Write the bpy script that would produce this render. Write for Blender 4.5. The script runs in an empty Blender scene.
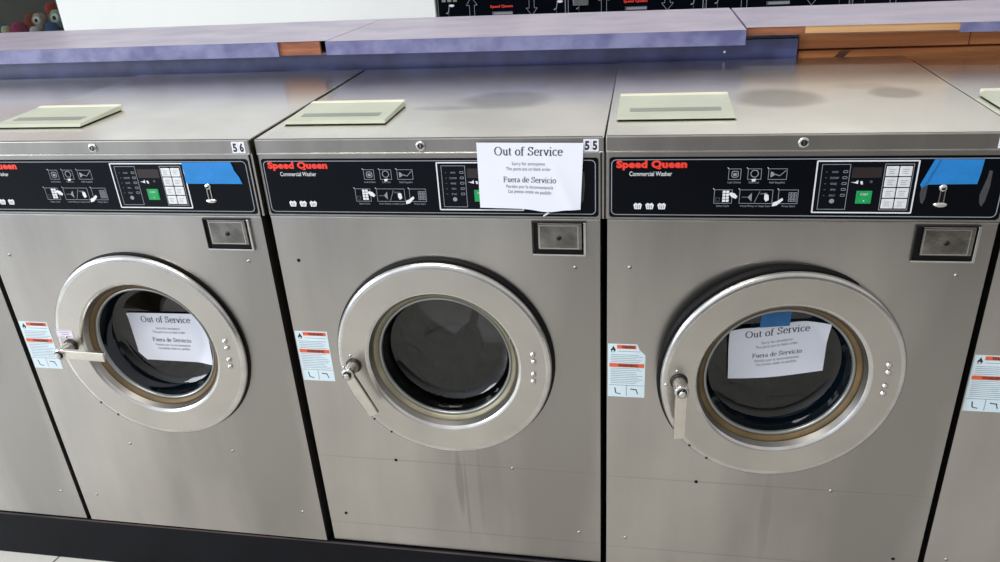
import bpy, bmesh, math, random
from mathutils import Vector, Matrix
random.seed(7)
PI = math.pi
C = bpy.context.scene.collection
SC = bpy.context.scene
S = 1.1            # layout units -> metres
Z0 = 0.065         # height of the layout origin above the floor
W = 0.67           # pitch of the row of washers

# ------------------------------------------------------------------ camera
cam = bpy.data.cameras.new('camera'); cam.sensor_width = 36; cam.lens = 36 * 777.358 / 1000
cam.clip_start = 0.02; cam.clip_end = 60
camo = bpy.data.objects.new('camera', cam); C.objects.link(camo)
camo.location = (2.07534765 * S, -1.34691778 * S, (1.47890559 + Z0) * S)
camo.rotation_mode = 'XYZ'; camo.rotation_euler = (1.11809949, 0.05726208, 0.17320008)
SC.camera = camo

# ------------------------------------------------------------------ world, lamps, exposure
world = bpy.data.worlds.new('world'); SC.world = world; world.use_nodes = True
nt = world.node_tree; nt.nodes.clear()
def N(nt, t, **k):
    n = nt.nodes.new(t)
    for a, b in k.items(): setattr(n, a, b)
    return n
tc = N(nt, 'ShaderNodeTexCoord'); sp = N(nt, 'ShaderNodeSeparateXYZ'); nt.links.new(tc.outputs['Generated'], sp.inputs[0])
def wmath(op, a, b, clamp=False):
    m = N(nt, 'ShaderNodeMath', operation=op, use_clamp=clamp)
    for i, v in enumerate((a, b)):
        if isinstance(v, (int, float)): m.inputs[i].default_value = v
        else: nt.links.new(v, m.inputs[i])
    return m.outputs[0]
up = N(nt, 'ShaderNodeMapRange', interpolation_type='SMOOTHSTEP'); up.inputs[1].default_value = -0.25; up.inputs[2].default_value = 0.35
nt.links.new(sp.outputs[2], up.inputs[0])
mixc = N(nt, 'ShaderNodeMixRGB'); mixc.inputs[1].default_value = (.13, .12, .11, 1); mixc.inputs[2].default_value = (.80, .80, .80, 1)
nt.links.new(up.outputs[0], mixc.inputs[0])
# brighter, cooler daylight side: shop windows lie to the left and behind the viewer
lf = N(nt, 'ShaderNodeMapRange', interpolation_type='SMOOTHSTEP'); lf.inputs[1].default_value = 0.1; lf.inputs[2].default_value = 0.95
nt.links.new(wmath('SUBTRACT', wmath('MULTIPLY', sp.outputs[0], -0.9), wmath('MULTIPLY', sp.outputs[1], 0.35)), lf.inputs[0])
mix2 = N(nt, 'ShaderNodeMixRGB', blend_type='ADD'); mix2.inputs[2].default_value = (.85, .95, 1.1, 1)
nt.links.new(mixc.outputs[0], mix2.inputs[1]); nt.links.new(wmath('MULTIPLY', lf.outputs[0], 0.9), mix2.inputs[0])
bg = N(nt, 'ShaderNodeBackground'); bg.inputs[1].default_value = .9
nt.links.new(mix2.outputs[0], bg.inputs[0])
wo = N(nt, 'ShaderNodeOutputWorld'); nt.links.new(bg.outputs[0], wo.inputs[0])

def area(name, loc, target, size, sizey, power, col):
    l = bpy.data.lights.new(name, 'AREA'); l.shape = 'RECTANGLE'; l.size = size * S; l.size_y = sizey * S; l.energy = power; l.color = col
    o = bpy.data.objects.new(name, l); C.objects.link(o)
    o.location = Vector((loc[0], loc[1], loc[2] + Z0)) * S
    o.rotation_euler = (Vector(target) - Vector(loc)).to_track_quat('-Z', 'Y').to_euler()
    return o
area('overhead_fill_light', (1.2, -0.9, 2.75), (1.2, -0.9, 0), 1.3, .3, 45, (1, .97, .92))  # unseen lamp added overhead to brighten the floor before the washers
area('overhead_fill_light', (3.0, 1.9, 2.75), (3.0, 1.9, 0), 1.3, .3, 22, (1, .97, .92))  # unseen overhead fill added between the counter and the dryers
area('window_daylight', (-3.2, -2.4, 1.9), (1.0, 0.4, .7), 2.6, 1.8, 190, (.88, .94, 1))
SC.view_settings.view_transform = 'Standard'; SC.view_settings.look = 'None'
SC.view_settings.gamma = 1; SC.view_settings.use_curve_mapping = False
SC.view_settings.exposure = 0.0

# ------------------------------------------------------------------ materials
def L2(c):
    return tuple(((x / 255) / 12.92 if x / 255 <= .04045 else ((x / 255 + .055) / 1.055) ** 2.4) for x in c) + (1,)
def mat(name, rgb, rough=.5, metal=0, noise=0, nscale=8, bump=0, bscale=60, coat=0, rgb2=None, stretch=(1, 1, 1), spec=.5, rvar=0):
    m = bpy.data.materials.new(name); m.use_nodes = True; t = m.node_tree; b = t.nodes['Principled BSDF']
    b.inputs['Base Color'].default_value = L2(rgb); b.inputs['Roughness'].default_value = rough; b.inputs['Metallic'].default_value = metal
    b.inputs['Specular IOR Level'].default_value = spec
    if coat: b.inputs['Coat Weight'].default_value = coat; b.inputs['Coat Roughness'].default_value = .08
    c = N(t, 'ShaderNodeTexCoord'); mp = N(t, 'ShaderNodeMapping'); mp.inputs['Scale'].default_value = stretch
    t.links.new(c.outputs['Object'], mp.inputs[0])
    nz = N(t, 'ShaderNodeTexNoise'); nz.inputs['Scale'].default_value = nscale; nz.inputs['Detail'].default_value = 5
    t.links.new(mp.outputs[0], nz.inputs['Vector'])
    if rgb2 is None: rgb2 = tuple(max(0, v * (1 - noise)) for v in rgb)
    mx = N(t, 'ShaderNodeMixRGB'); mx.inputs[1].default_value = L2(rgb); mx.inputs[2].default_value = L2(rgb2)
    cr = N(t, 'ShaderNodeMapRange'); cr.inputs[1].default_value = .35; cr.inputs[2].default_value = .65
    t.links.new(nz.outputs['Fac'], cr.inputs[0]); t.links.new(cr.outputs[0], mx.inputs[0])
    t.links.new(mx.outputs[0], b.inputs['Base Color'])
    if rvar:
        rr = N(t, 'ShaderNodeMapRange'); rr.inputs[3].default_value = rough - rvar; rr.inputs[4].default_value = rough + rvar
        t.links.new(nz.outputs['Fac'], rr.inputs[0]); t.links.new(rr.outputs[0], b.inputs['Roughness'])
    if bump:
        n2 = N(t, 'ShaderNodeTexNoise'); n2.inputs['Scale'].default_value = bscale; n2.inputs['Detail'].default_value = 3
        t.links.new(mp.outputs[0], n2.inputs['Vector'])
        bp = N(t, 'ShaderNodeBump'); bp.inputs['Strength'].default_value = bump; bp.inputs['Distance'].default_value = .002
        t.links.new(n2.outputs['Fac'], bp.inputs['Height']); t.links.new(bp.outputs[0], b.inputs['Normal'])
    m['mix'] = mx.name
    return m
def soft_marks(m, spots, dark=(95, 90, 84), axes=(0, 1), rough=True):
    """soft-edged detergent staining on tops, darker streaks and level lines on fronts: (cx, cy, rx, ry, strength) in layout units of the part"""
    t = m.node_tree; b = t.nodes['Principled BSDF']; base = t.nodes[m['mix']]
    c = N(t, 'ShaderNodeTexCoord'); s = N(t, 'ShaderNodeSeparateXYZ'); t.links.new(c.outputs['Object'], s.inputs[0])
    nz = N(t, 'ShaderNodeTexNoise'); nz.inputs['Scale'].default_value = 14; t.links.new(c.outputs['Object'], nz.inputs['Vector'])
    prev = base.outputs[0]
    def M(op, a, bb, cl=False):
        q = N(t, 'ShaderNodeMath', operation=op, use_clamp=cl)
        for i, v in enumerate((a, bb)):
            if isinstance(v, (int, float)): q.inputs[i].default_value = v
            else: t.links.new(v, q.inputs[i])
        return q.outputs[0]
    for cx, cy, rx, ry, st in spots:
        dx = M('DIVIDE', M('SUBTRACT', s.outputs[axes[0]], cx * S), rx * S); dy = M('DIVIDE', M('SUBTRACT', s.outputs[axes[1]], cy * S), ry * S)
        d = M('ADD', M('MULTIPLY', dx, dx), M('MULTIPLY', dy, dy))
        d = M('ADD', d, M('MULTIPLY', M('SUBTRACT', nz.outputs['Fac'], .5), .7))
        r = N(t, 'ShaderNodeMapRange', interpolation_type='SMOOTHSTEP'); r.inputs[1].default_value = 1.25; r.inputs[2].default_value = .35
        r.inputs[3].default_value = 0; r.inputs[4].default_value = st
        t.links.new(d, r.inputs[0])
        mx = N(t, 'ShaderNodeMixRGB'); mx.inputs[2].default_value = L2(dark)
        t.links.new(prev, mx.inputs[1]); t.links.new(r.outputs[0], mx.inputs[0]); prev = mx.outputs[0]
    t.links.new(prev, b.inputs['Base Color'])
    return m
M_ = {}
M_['steel'] = mat('brushed_steel', (191, 187, 182), .31, 1, .20, 2.6, .05, 300, stretch=(1, 1, .25), rvar=.07)
M_['steel_edge'] = mat('steel_edge', (205, 203, 200), .22, 1, .08, 20)
M_['steel_lip'] = mat('steel_lip', (178, 174, 168), .33, 1, .15, 7, stretch=(1, 1, .3), rvar=.06)
M_['door_steel'] = mat('door_steel', (194, 190, 183), .34, 1, .07, 5, rvar=.05)
M_['lever'] = mat('lever_steel', (212, 207, 198), .28, 1, .05, 30)
M_['chrome'] = mat('chrome', (215, 213, 210), .15, 1, .05, 20)
M_['dark_metal'] = mat('dark_metal', (62, 60, 58), .4, .9, .2, 20)
M_['rubber'] = mat('black_rubber', (6, 6, 8), .55, 0, .2, 20, spec=.2)
M_['gasket'] = mat('brown_gasket', (104, 84, 50), .55, .2, .2, 14)
M_['gasket_grey'] = mat('olive_gasket', (140, 134, 112), .45, .4, .15, 14)
M_['rim'] = mat('glass_rim', (150, 152, 150), .3, .8, .1, 10)
M_['black'] = mat('black_panel', (5, 8, 14), .2, 0, .15, 10, spec=.16)
M_['black2'] = mat('black_film', (9, 12, 19), .25, 0, .1, 10, spec=.16)
M_['print'] = mat('white_print', (215, 218, 222), .5, 0, .03, 20)
M_['print_dim'] = mat('grey_print', (132, 137, 145), .5, 0, .05, 20)
M_['print_dark'] = mat('dim_print', (70, 73, 80), .5, 0, .05, 20)
M_['red'] = mat('red_print', (228, 52, 36), .5, 0, .04, 30)
M_['green'] = mat('green_button', (8, 150, 78), .4, 0, .08, 60)
M_['key'] = mat('key_white', (214, 216, 218), .45, 0, .06, 60)
M_['display'] = mat('display_glass', (48, 40, 40), .15, 0, .1, 20)
M_['tape'] = mat('blue_tape', (14, 122, 196), .6, 0, .07, 40, .15, 150)
M_['tape_dark'] = mat('blue_tape_dark', (24, 100, 160), .6, 0, .1, 40)  # darker blue, for the strip inside the porthole
M_['paper'] = mat('paper', (216, 219, 230), .7, 0, .015, 10)
M_['ink'] = mat('ink', (38, 36, 40), .7, 0, .05, 40)
M_['ink_light'] = mat('ink_light', (120, 122, 132), .7, 0, .05, 40)
M_['sticker'] = mat('sticker_white', (205, 222, 230), .45, 0, .03, 30)
M_['orange'] = mat('sticker_orange', (216, 92, 52), .5, 0, .05, 40)
M_['lid'] = mat('lid_plastic', (172, 176, 158), .4, 0, .05, 10)
M_['lid_groove'] = mat('lid_groove', (124, 130, 120), .4, 0, .08, 10)
M_['lid_back'] = mat('lid_hinge', (212, 208, 188), .4, 0, .04, 10)
M_['stain_black'] = mat('worn_film', (62, 64, 68), .5, 0, .2, 60)
M_['vault'] = mat('vault_plate', (150, 147, 142), .2, 1, .25, 25, .1, 60)
M_['ink_mid'] = mat('ink_mid', (62, 60, 66), .7, 0, .05, 40)
M_['glass_edge'] = mat('thick_glass_edge', (4, 12, 21), .08, 0, .3, 6)
M_['tub'] = mat('tub_steel', (120, 120, 118), .35, .9, .15, 14)
M_['tub_dark'] = mat('tub_dark_steel', (52, 52, 54), .45, .8, .2, 14)  # darker steel of the drum's front cone, back ribs and hub
M_['purple_top'] = mat('laminate_top', (168, 158, 172), .33, 0, 0, 6, rgb2=(146, 139, 158), stretch=(1, 1.6, 1), rvar=.05)
M_['purple_edge'] = mat('laminate_edge', (110, 112, 148), .45, 0, 0, 16, rgb2=(78, 80, 122), stretch=(1, 1, 1.2))
M_['purple_riser'] = mat('laminate_riser', (60, 68, 112), .5, 0, 0, 12, rgb2=(40, 45, 84))
M_['wood_brown'] = mat('bare_particleboard', (150, 92, 62), .7, 0, 0, 18, rgb2=(112, 62, 40), bump=.5, bscale=90, stretch=(.5, 1, 3))
M_['wood_tan'] = mat('bare_plywood', (196, 156, 108), .7, 0, 0, 10, rgb2=(168, 126, 82), bump=.3, bscale=80, stretch=(.25, 1, 6))
M_['wood_rail'] = mat('pine_rail', (186, 122, 66), .65, 0, 0, 7, rgb2=(140, 82, 42), bump=.3, bscale=60, stretch=(.22, 1, 5))
M_['knot'] = mat('wood_knot', (92, 48, 26), .7, 0, .3, 30)
M_['dull'] = mat('worn_edge_paint', (74, 56, 54), .6, 0, 0, 6, rgb2=(34, 32, 36))
M_['plinth'] = mat('black_plinth', (8, 10, 18), .5, 0, .4, 6, .2, 60, spec=.12)
M_['white_wall'] = mat('white_wall', (240, 241, 238), .6, 0, .02, 2)
M_['ink_red'] = mat('red_plastic', (150, 40, 40), .4, 0, .1, 20)

def glass_mat(name, tint, rough=.02):
    m = bpy.data.materials.new(name); m.use_nodes = True; t = m.node_tree; t.nodes.clear(); ior_ = 1.5 if rough else 1.12
    tr = N(t, 'ShaderNodeBsdfTransparent'); tr.inputs[0].default_value = tint
    gl = N(t, 'ShaderNodeBsdfGlossy'); gl.inputs['Roughness'].default_value = rough; gl.inputs[0].default_value = (1, 1, 1, 1)
    fr = N(t, 'ShaderNodeFresnel'); fr.inputs[0].default_value = ior_
    mx = N(t, 'ShaderNodeMixShader'); o = N(t, 'ShaderNodeOutputMaterial')
    t.links.new(fr.outputs[0], mx.inputs[0]); t.links.new(tr.outputs[0], mx.inputs[1]); t.links.new(gl.outputs[0], mx.inputs[2]); t.links.new(mx.outputs[0], o.inputs[0])
    return m
M_['glass'] = glass_mat('clear_glass', (.72, .75, .76, 1))
M_['glass_blue'] = glass_mat('smoky_blue_glass', (.34, .40, .47, 1))
M_['box_glass'] = glass_mat('cabinet_glass', (.8, .82, .8, 1), .0)

# ------------------------------------------------------------------ mesh builder
class MB:
    def __init__(s): s.v = []; s.f = []; s.m = []; s.sm = []; s.mats = []
    def mi(s, name):
        if name not in s.mats: s.mats.append(name)
        return s.mats.index(name)
    def add(s, vs, fs, m, smooth=False, T=None):
        b = len(s.v)
        for v in vs:
            v = Vector(v)
            if T is not None: v = T @ v
            s.v.append(v)
        k = s.mi(m)
        for f in fs: s.f.append([b + i for i in f]); s.m.append(k); s.sm.append(smooth)
        return s
    def box(s, x0, y0, z0, x1, y1, z1, m, ch=0, T=None):
        """box, optionally with all edges chamfered by ch"""
        if x0 > x1: x0, x1 = x1, x0
        if y0 > y1: y0, y1 = y1, y0
        if z0 > z1: z0, z1 = z1, z0
        if ch <= 0:
            vs = [(x, y, z) for x in (x0, x1) for y in (y0, y1) for z in (z0, z1)]
            fs = [(0, 1, 3, 2), (4, 6, 7, 5), (0, 4, 5, 1), (2, 3, 7, 6), (0, 2, 6, 4), (1, 5, 7, 3)]
            return s.add(vs, fs, m, T=T)
        ch = min(ch, (x1 - x0) * .49, (y1 - y0) * .49, (z1 - z0) * .49)
        bm = bmesh.new()
        vs = [bm.verts.new(p) for p in [(x, y, z) for x in (x0, x1) for y in (y0, y1) for z in (z0, z1)]]
        for f in [(0, 1, 3, 2), (4, 6, 7, 5), (0, 4, 5, 1), (2, 3, 7, 6), (0, 2, 6, 4), (1, 5, 7, 3)]: bm.faces.new([vs[i] for i in f])
        bmesh.ops.bevel(bm, geom=bm.edges[:], offset=ch, segments=2, profile=.5, affect='EDGES')
        bm.verts.index_update()
        s.add([v.co.copy() for v in bm.verts], [[v.index for v in f.verts] for f in bm.faces], m, T=T); bm.free(); return s
    def prism(s, poly, y0, y1, m, T=None):
        """polygon in x,z pulled from y0 (front) to y1"""
        n = len(poly); vs = [(x, y0, z) for x, z in poly] + [(x, y1, z) for x, z in poly]
        fs = [tuple(range(n)), tuple(range(2 * n - 1, n - 1, -1))] + [(i, i + n, (i + 1) % n + n, (i + 1) % n) for i in range(n)]
        return s.add(vs, fs, m, T=T)
    def flat(s, poly, y, m, T=None):
        return s.add([(x, y, z) for x, z in poly], [tuple(range(len(poly)))], m, T=T)
    def rect(s, x0, z0, x1, z1, y, m, T=None):
        return s.flat([(x0, z0), (x1, z0), (x1, z1), (x0, z1)], y, m, T)
    def frame(s, poly, w, y, m, T=None):
        """closed outline of width w running inside a convex polygon"""
        n = len(poly); cx = sum(p[0] for p in poly) / n; cz = sum(p[1] for p in poly) / n
        inn = []
        for i in range(n):
            a, b, c = Vector(poly[i - 1]), Vector(poly[i]), Vector(poly[(i + 1) % n])
            d1 = (b - a).normalized(); d2 = (c - b).normalized()
            n1 = Vector((-d1.y, d1.x)); n2 = Vector((-d2.y, d2.x))
            if n1.dot(Vector((cx, cz)) - b) < 0: n1 = -n1
            if n2.dot(Vector((cx, cz)) - b) < 0: n2 = -n2
            q = (n1 + n2); q = q / max(.2, q.length_squared) * 2
            inn.append((b.x + q.x * w, b.y + q.y * w))
        vs = [(x, y, z) for x, z in poly] + [(x, y, z) for x, z in inn]
        return s.add(vs, [(i, (i + 1) % n, (i + 1) % n + n, i + n) for i in range(n)], m, T=T)
    def seg(s, a, b, w, y, m, T=None):
        a, b = Vector(a), Vector(b); d = (b - a).normalized(); q = Vector((-d.y, d.x)) * w / 2
        return s.flat([tuple(a + q), tuple(b + q), tuple(b - q), tuple(a - q)], y, m, T)
    def lathe(s, prof, m, cx=0, cz=0, y=0, n=96, T=None, smooth=True, sx=1, sz=1):
        """profile (r, y) turned about the y axis"""
        vs = []; fs = []; k = len(prof)
        for i in range(n):
            a = 2 * PI * i / n
            for r, yy in prof: vs.append((cx + r * math.cos(a) * sx, y + yy, cz + r * math.sin(a) * sz))
        for i in range(n):
            j = (i + 1) % n
            for q in range(k - 1): fs.append((i * k + q, j * k + q, j * k + q + 1, i * k + q + 1))
        return s.add(vs, fs, m, smooth, T)
    def disc(s, r, m, cx=0, cz=0, y=0, n=32, T=None):
        return s.flat([(cx + r * math.cos(2 * PI * i / n), cz + r * math.sin(2 * PI * i / n)) for i in range(n)], y, m, T)
    def cyl(s, a, b, r, m, n=24, r2=None, T=None):
        a, b = Vector(a), Vector(b); d = (b - a).normalized(); r2 = r if r2 is None else r2
        u = d.orthogonal().normalized(); w = d.cross(u)
        vs = [a + (u * math.cos(2 * PI * i / n) + w * math.sin(2 * PI * i / n)) * r for i in range(n)] + [b + (u * math.cos(2 * PI * i / n) + w * math.sin(2 * PI * i / n)) * r2 for i in range(n)]
        s.add(vs, [(i, (i + 1) % n, (i + 1) % n + n, i + n) for i in range(n)], m, True, T)
        return s.add(vs, [tuple(range(n)), tuple(range(2 * n - 1, n - 1, -1))], m, False, T)
    def ball(s, c, r, m, sx=1, sy=1, sz=1, n=20, T=None, wob=0, seed=0):
        rnd = random.Random(seed); vs = []; fs = []; k = n // 2
        for j in range(1, k):
            for i in range(n):
                a = 2 * PI * i / n; e = PI * j / k - PI / 2; q = r * (1 + wob * (rnd.random() - .5))
                vs.append((c[0] + q * math.cos(e) * math.cos(a) * sx, c[1] + q * math.cos(e) * math.sin(a) * sy, c[2] + q * math.sin(e) * sz))
        b = len(vs); vs += [(c[0], c[1], c[2] - r * sz), (c[0], c[1], c[2] + r * sz)]
        for j in range(k - 2):
            for i in range(n): fs.append((j * n + i, j * n + (i + 1) % n, (j + 1) * n + (i + 1) % n, (j + 1) * n + i))
        for i in range(n): fs.append((b, (i + 1) % n, i)); fs.append((b + 1, (k - 2) * n + i, (k - 2) * n + (i + 1) % n))
        return s.add(vs, fs, m, True, T)
    def poly2(s, verts, faces, f, m):
        """flat artwork (u, v) mapped to the place by f(u, v) -> (x, y, z)"""
        return s.add([f(u, v) for u, v in verts], faces, m)
    def build(s, name, parent=None, loc=None, rotz=None, mats=None):
        me = bpy.data.meshes.new(name); me.from_pydata([tuple(v * S) for v in s.v], [], s.f)
        for n_ in s.mats: me.materials.append((mats or {}).get(n_) or M_[n_])
        for p, k, sm in zip(me.polygons, s.m, s.sm): p.material_index = k; p.use_smooth = sm
        me.update(); bm = bmesh.new(); bm.from_mesh(me)
        if not all(s.sm) or True:
            bm.to_mesh(me)
        bm.free()
        o = bpy.data.objects.new(name, me); C.objects.link(o)
        if parent: o.parent = parent
        if loc is not None: o.location = Vector(loc) * S
        if rotz: o.rotation_euler[2] = rotz
        return o
def tag(o, label=None, cat=None, group=None, kind=None):
    if label: o['label'] = label
    if cat: o['category'] = cat
    if group: o['group'] = group
    if kind: o['kind'] = kind
    return o
def thing(name, label, cat, loc=(0, 0, 0), rotz=0, group=None):
    o = bpy.data.objects.new(name, None); C.objects.link(o); o.empty_display_size = .05
    o.location = Vector((loc[0], loc[1], loc[2] + Z0)) * S; o.rotation_euler = (0, 0, rotz)
    return tag(o, label, cat, group)

# ------------------------------------------------------------------ lettering
_tc = {}
def sans(text, bold=0.0, spacing=1.0):
    """2-D triangles of a line in the built-in face, unit size, left aligned on the baseline"""
    key = (text, bold, spacing)
    if key in _tc: return _tc[key]
    cu = bpy.data.curves.new('t', 'FONT'); cu.body = text; cu.size = 1; cu.offset = bold; cu.space_character = spacing; cu.resolution_u = 3
    o = bpy.data.objects.new('t', cu); C.objects.link(o)
    dg = bpy.context.evaluated_depsgraph_get(); dg.update(); me = bpy.data.meshes.new_from_object(o.evaluated_get(dg))
    vs = [(v.co.x, v.co.y) for v in me.vertices]; fs = [tuple(p.vertices) for p in me.polygons]
    bpy.data.objects.remove(o); bpy.data.curves.remove(cu); bpy.data.meshes.remove(me)
    _tc[key] = (vs, fs); return vs, fs
def nib(strokes, a=.050, b=.019):
    """calligraphic strokes: elliptical pen, wide across, thin up"""
    vs = []; fs = []
    for st in strokes:
        pts = [Vector(p) for p in st]
        L_ = []; R_ = []
        for i, p in enumerate(pts):
            d = (pts[min(i + 1, len(pts) - 1)] - pts[max(i - 1, 0)]).normalized(); n = Vector((-d.y, d.x))
            h = math.sqrt((a * n.x) ** 2 + (b * n.y) ** 2)
            L_.append(p + n * h); R_.append(p - n * h)
        k = len(vs); m = len(pts); vs += [tuple(q) for q in L_] + [tuple(q) for q in R_]
        fs += [(k + i, k + i + 1, k + m + i + 1, k + m + i) for i in range(m - 1)]
    return vs, fs
def arc(cx, cy, rx, ry, a0, a1, n=18):
    return [(cx + rx * math.cos(math.radians(a0 + (a1 - a0) * i / n)), cy + ry * math.sin(math.radians(a0 + (a1 - a0) * i / n))) for i in range(n + 1)]
def srf(x, y, w=.13): return [(x - w, y), (x + w, y)]
GL = {
 'O': (.76, [arc(.38, .33, .29, .33, 0, 360, 36)]),
 'S': (.56, [arc(.27, .49, .165, .165, 25, 200) + arc(.27, .185, .18, .165, 80, -155)[4:], [(.44, .48), (.445, .66)], [(.085, .0), (.09, .18)]]),
 'F': (.57, [[(.15, 0), (.15, .66)], srf(.15, .0), [(.03, .65), (.50, .65), (.50, .5)], [(.15, .345), (.38, .345)], [(.385, .27), (.385, .42)]]),
 'u': (.50, [[(.12, .45)] + [(.12, .17)] + arc(.245, .15, .125, .14, 180, 290, 10), [(.37, .45), (.37, .03)], [(.02, .44), (.12, .44)], [(.27, .44), (.37, .44)], [(.37, .012), (.48, .012)], [(.27, .02), (.37, .12)]]),
 't': (.30, [[(.12, .58), (.12, .12)] + arc(.20, .11, .08, .10, 180, 310, 8), [(.01, .435), (.27, .435)]]),
 'o': (.50, [arc(.25, .225, .18, .225, 0, 360, 30)]),
 'f': (.33, [[(.13, 0), (.13, .52)] + arc(.24, .54, .11, .13, 180, 40, 10), [(.01, .435), (.29, .435)], srf(.13, 0, .12)]),
 'e': (.45, [arc(.23, .225, .17, .225, 0, 320, 28), [(.08, .262), (.40, .262)]]),
 'r': (.34, [[(.12, 0), (.12, .44)], [(.12, .30)] + arc(.235, .33, .09, .11, 150, 45, 6), [(.02, .44), (.12, .44)], srf(.13, 0, .12)]),
 'v': (.49, [[(.08, .44), (.25, .0)], [(.42, .44), (.25, .0)], srf(.09, .44, .09), srf(.41, .44, .08)]),
 'i': (.28, [[(.13, 0), (.13, .44)], [(.02, .44), (.13, .44)], srf(.13, 0, .12), [(.09, .62), (.17, .62)], [(.13, .58), (.13, .66)]]),
 'c': (.44, [arc(.235, .225, .175, .225, 40, 318, 26)]),
 'a': (.44, [[(.31, .08), (.31, .33)] + arc(.20, .33, .11, .12, 0, 150, 10), [(.31, .27), (.16, .21)] + arc(.16, .11, .09, .10, 100, 290, 12) + [(.31, .09)], [(.31, .02), (.43, .04)]]),
 'd': (.50, [[(.37, .68), (.37, .02)], arc(.23, .215, .155, .215, 20, 340, 26), [(.27, .67), (.37, .67)], [(.37, .012), (.48, .012)]]),
 ' ': (.26, []),
}
def serif(text):
    vs = []; fs = []; x = 0
    for ch in text:
        w, st = GL[ch]; v, f = nib(st); k = len(vs)
        vs += [(p[0] + x, p[1]) for p in v]; fs += [tuple(i + k for i in q) for q in f]; x += w
    return vs, fs
def place(art, cx, z, width, height=None, centre=True):
    """scale art to the width, baseline at z; height = scale of one em"""
    vs, fs = art; x0 = min(v[0] for v in vs); x1 = max(v[0] for v in vs)
    s = width / (x1 - x0); h = height if height else s
    ox = cx - (width / 2 if centre else 0)
    return [(ox + (v[0] - x0) * s, z + v[1] * h) for v in vs], fs
def on(y): return lambda u, v: (u, y, v)
def rrect(x0, z0, x1, z1, r, n=5):
    pts = []
    for cx, cz, a in ((x1 - r, z1 - r, 0), (x0 + r, z1 - r, 90), (x0 + r, z0 + r, 180), (x1 - r, z0 + r, 270)):
        for i in range(n + 1):
            t = math.radians(a + 90 * i / n); pts.append((cx + r * math.cos(t), cz + r * math.sin(t)))
    return pts

# ------------------------------------------------------------------ setting
def fbox(name, *a, m, label=None, **k):
    b = MB(); b.box(*a, m, **k); o = b.build(name, loc=(0, 0, Z0)); tag(o, kind='structure'); return o
tile = mat('floor_tile', (196, 190, 176), .35, 0, .08, 5)
t = tile.node_tree; c_ = N(t, 'ShaderNodeTexCoord'); br = N(t, 'ShaderNodeTexBrick'); br.offset = 0
mp = N(t, 'ShaderNodeMapping'); mp.inputs['Location'].default_value = (.045, .10, 0); mp.inputs['Rotation'].default_value = (0, 0, .15)
t.links.new(c_.outputs['Object'], mp.inputs[0]); t.links.new(mp.outputs[0], br.inputs['Vector'])
br.inputs['Scale'].default_value = 1; br.inputs['Brick Width'].default_value = .305; br.inputs['Row Height'].default_value = .305; br.inputs['Mortar Size'].default_value = .003
br.inputs['Color1'].default_value = L2((206, 204, 198)); br.inputs['Color2'].default_value = L2((197, 194, 187)); br.inputs['Mortar'].default_value = L2((92, 84, 76))
t.links.new(br.outputs['Color'], t.nodes['Principled BSDF'].inputs['Base Color']); M_['tile'] = tile
fbox('floor', -4, -2.3, -.165, 7, 4.6, -.065, m='tile')
fbox('wall_back', -4, 3.98, -.065, 7, 4.1, 2.75, m='white_wall')
fbox('wall_back_partition', -1.452, 3.08, -.065, .902, 3.22, 2.75, m='white_wall')
fbox('wall_back_bulkhead', .902, 3.1, 1.86, 5.5, 3.98, 2.75, m='white_wall')
pl = MB(); pl.box(-1.4, -.006, -.065, 3.9, .62, .084, 'plinth', .003)
pl.box(-1.4, -.0072, .079, 3.9, -.006, .0835, 'dull')
tag(pl.build('trim_1', loc=(0, 0, Z0)), kind='structure')

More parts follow.
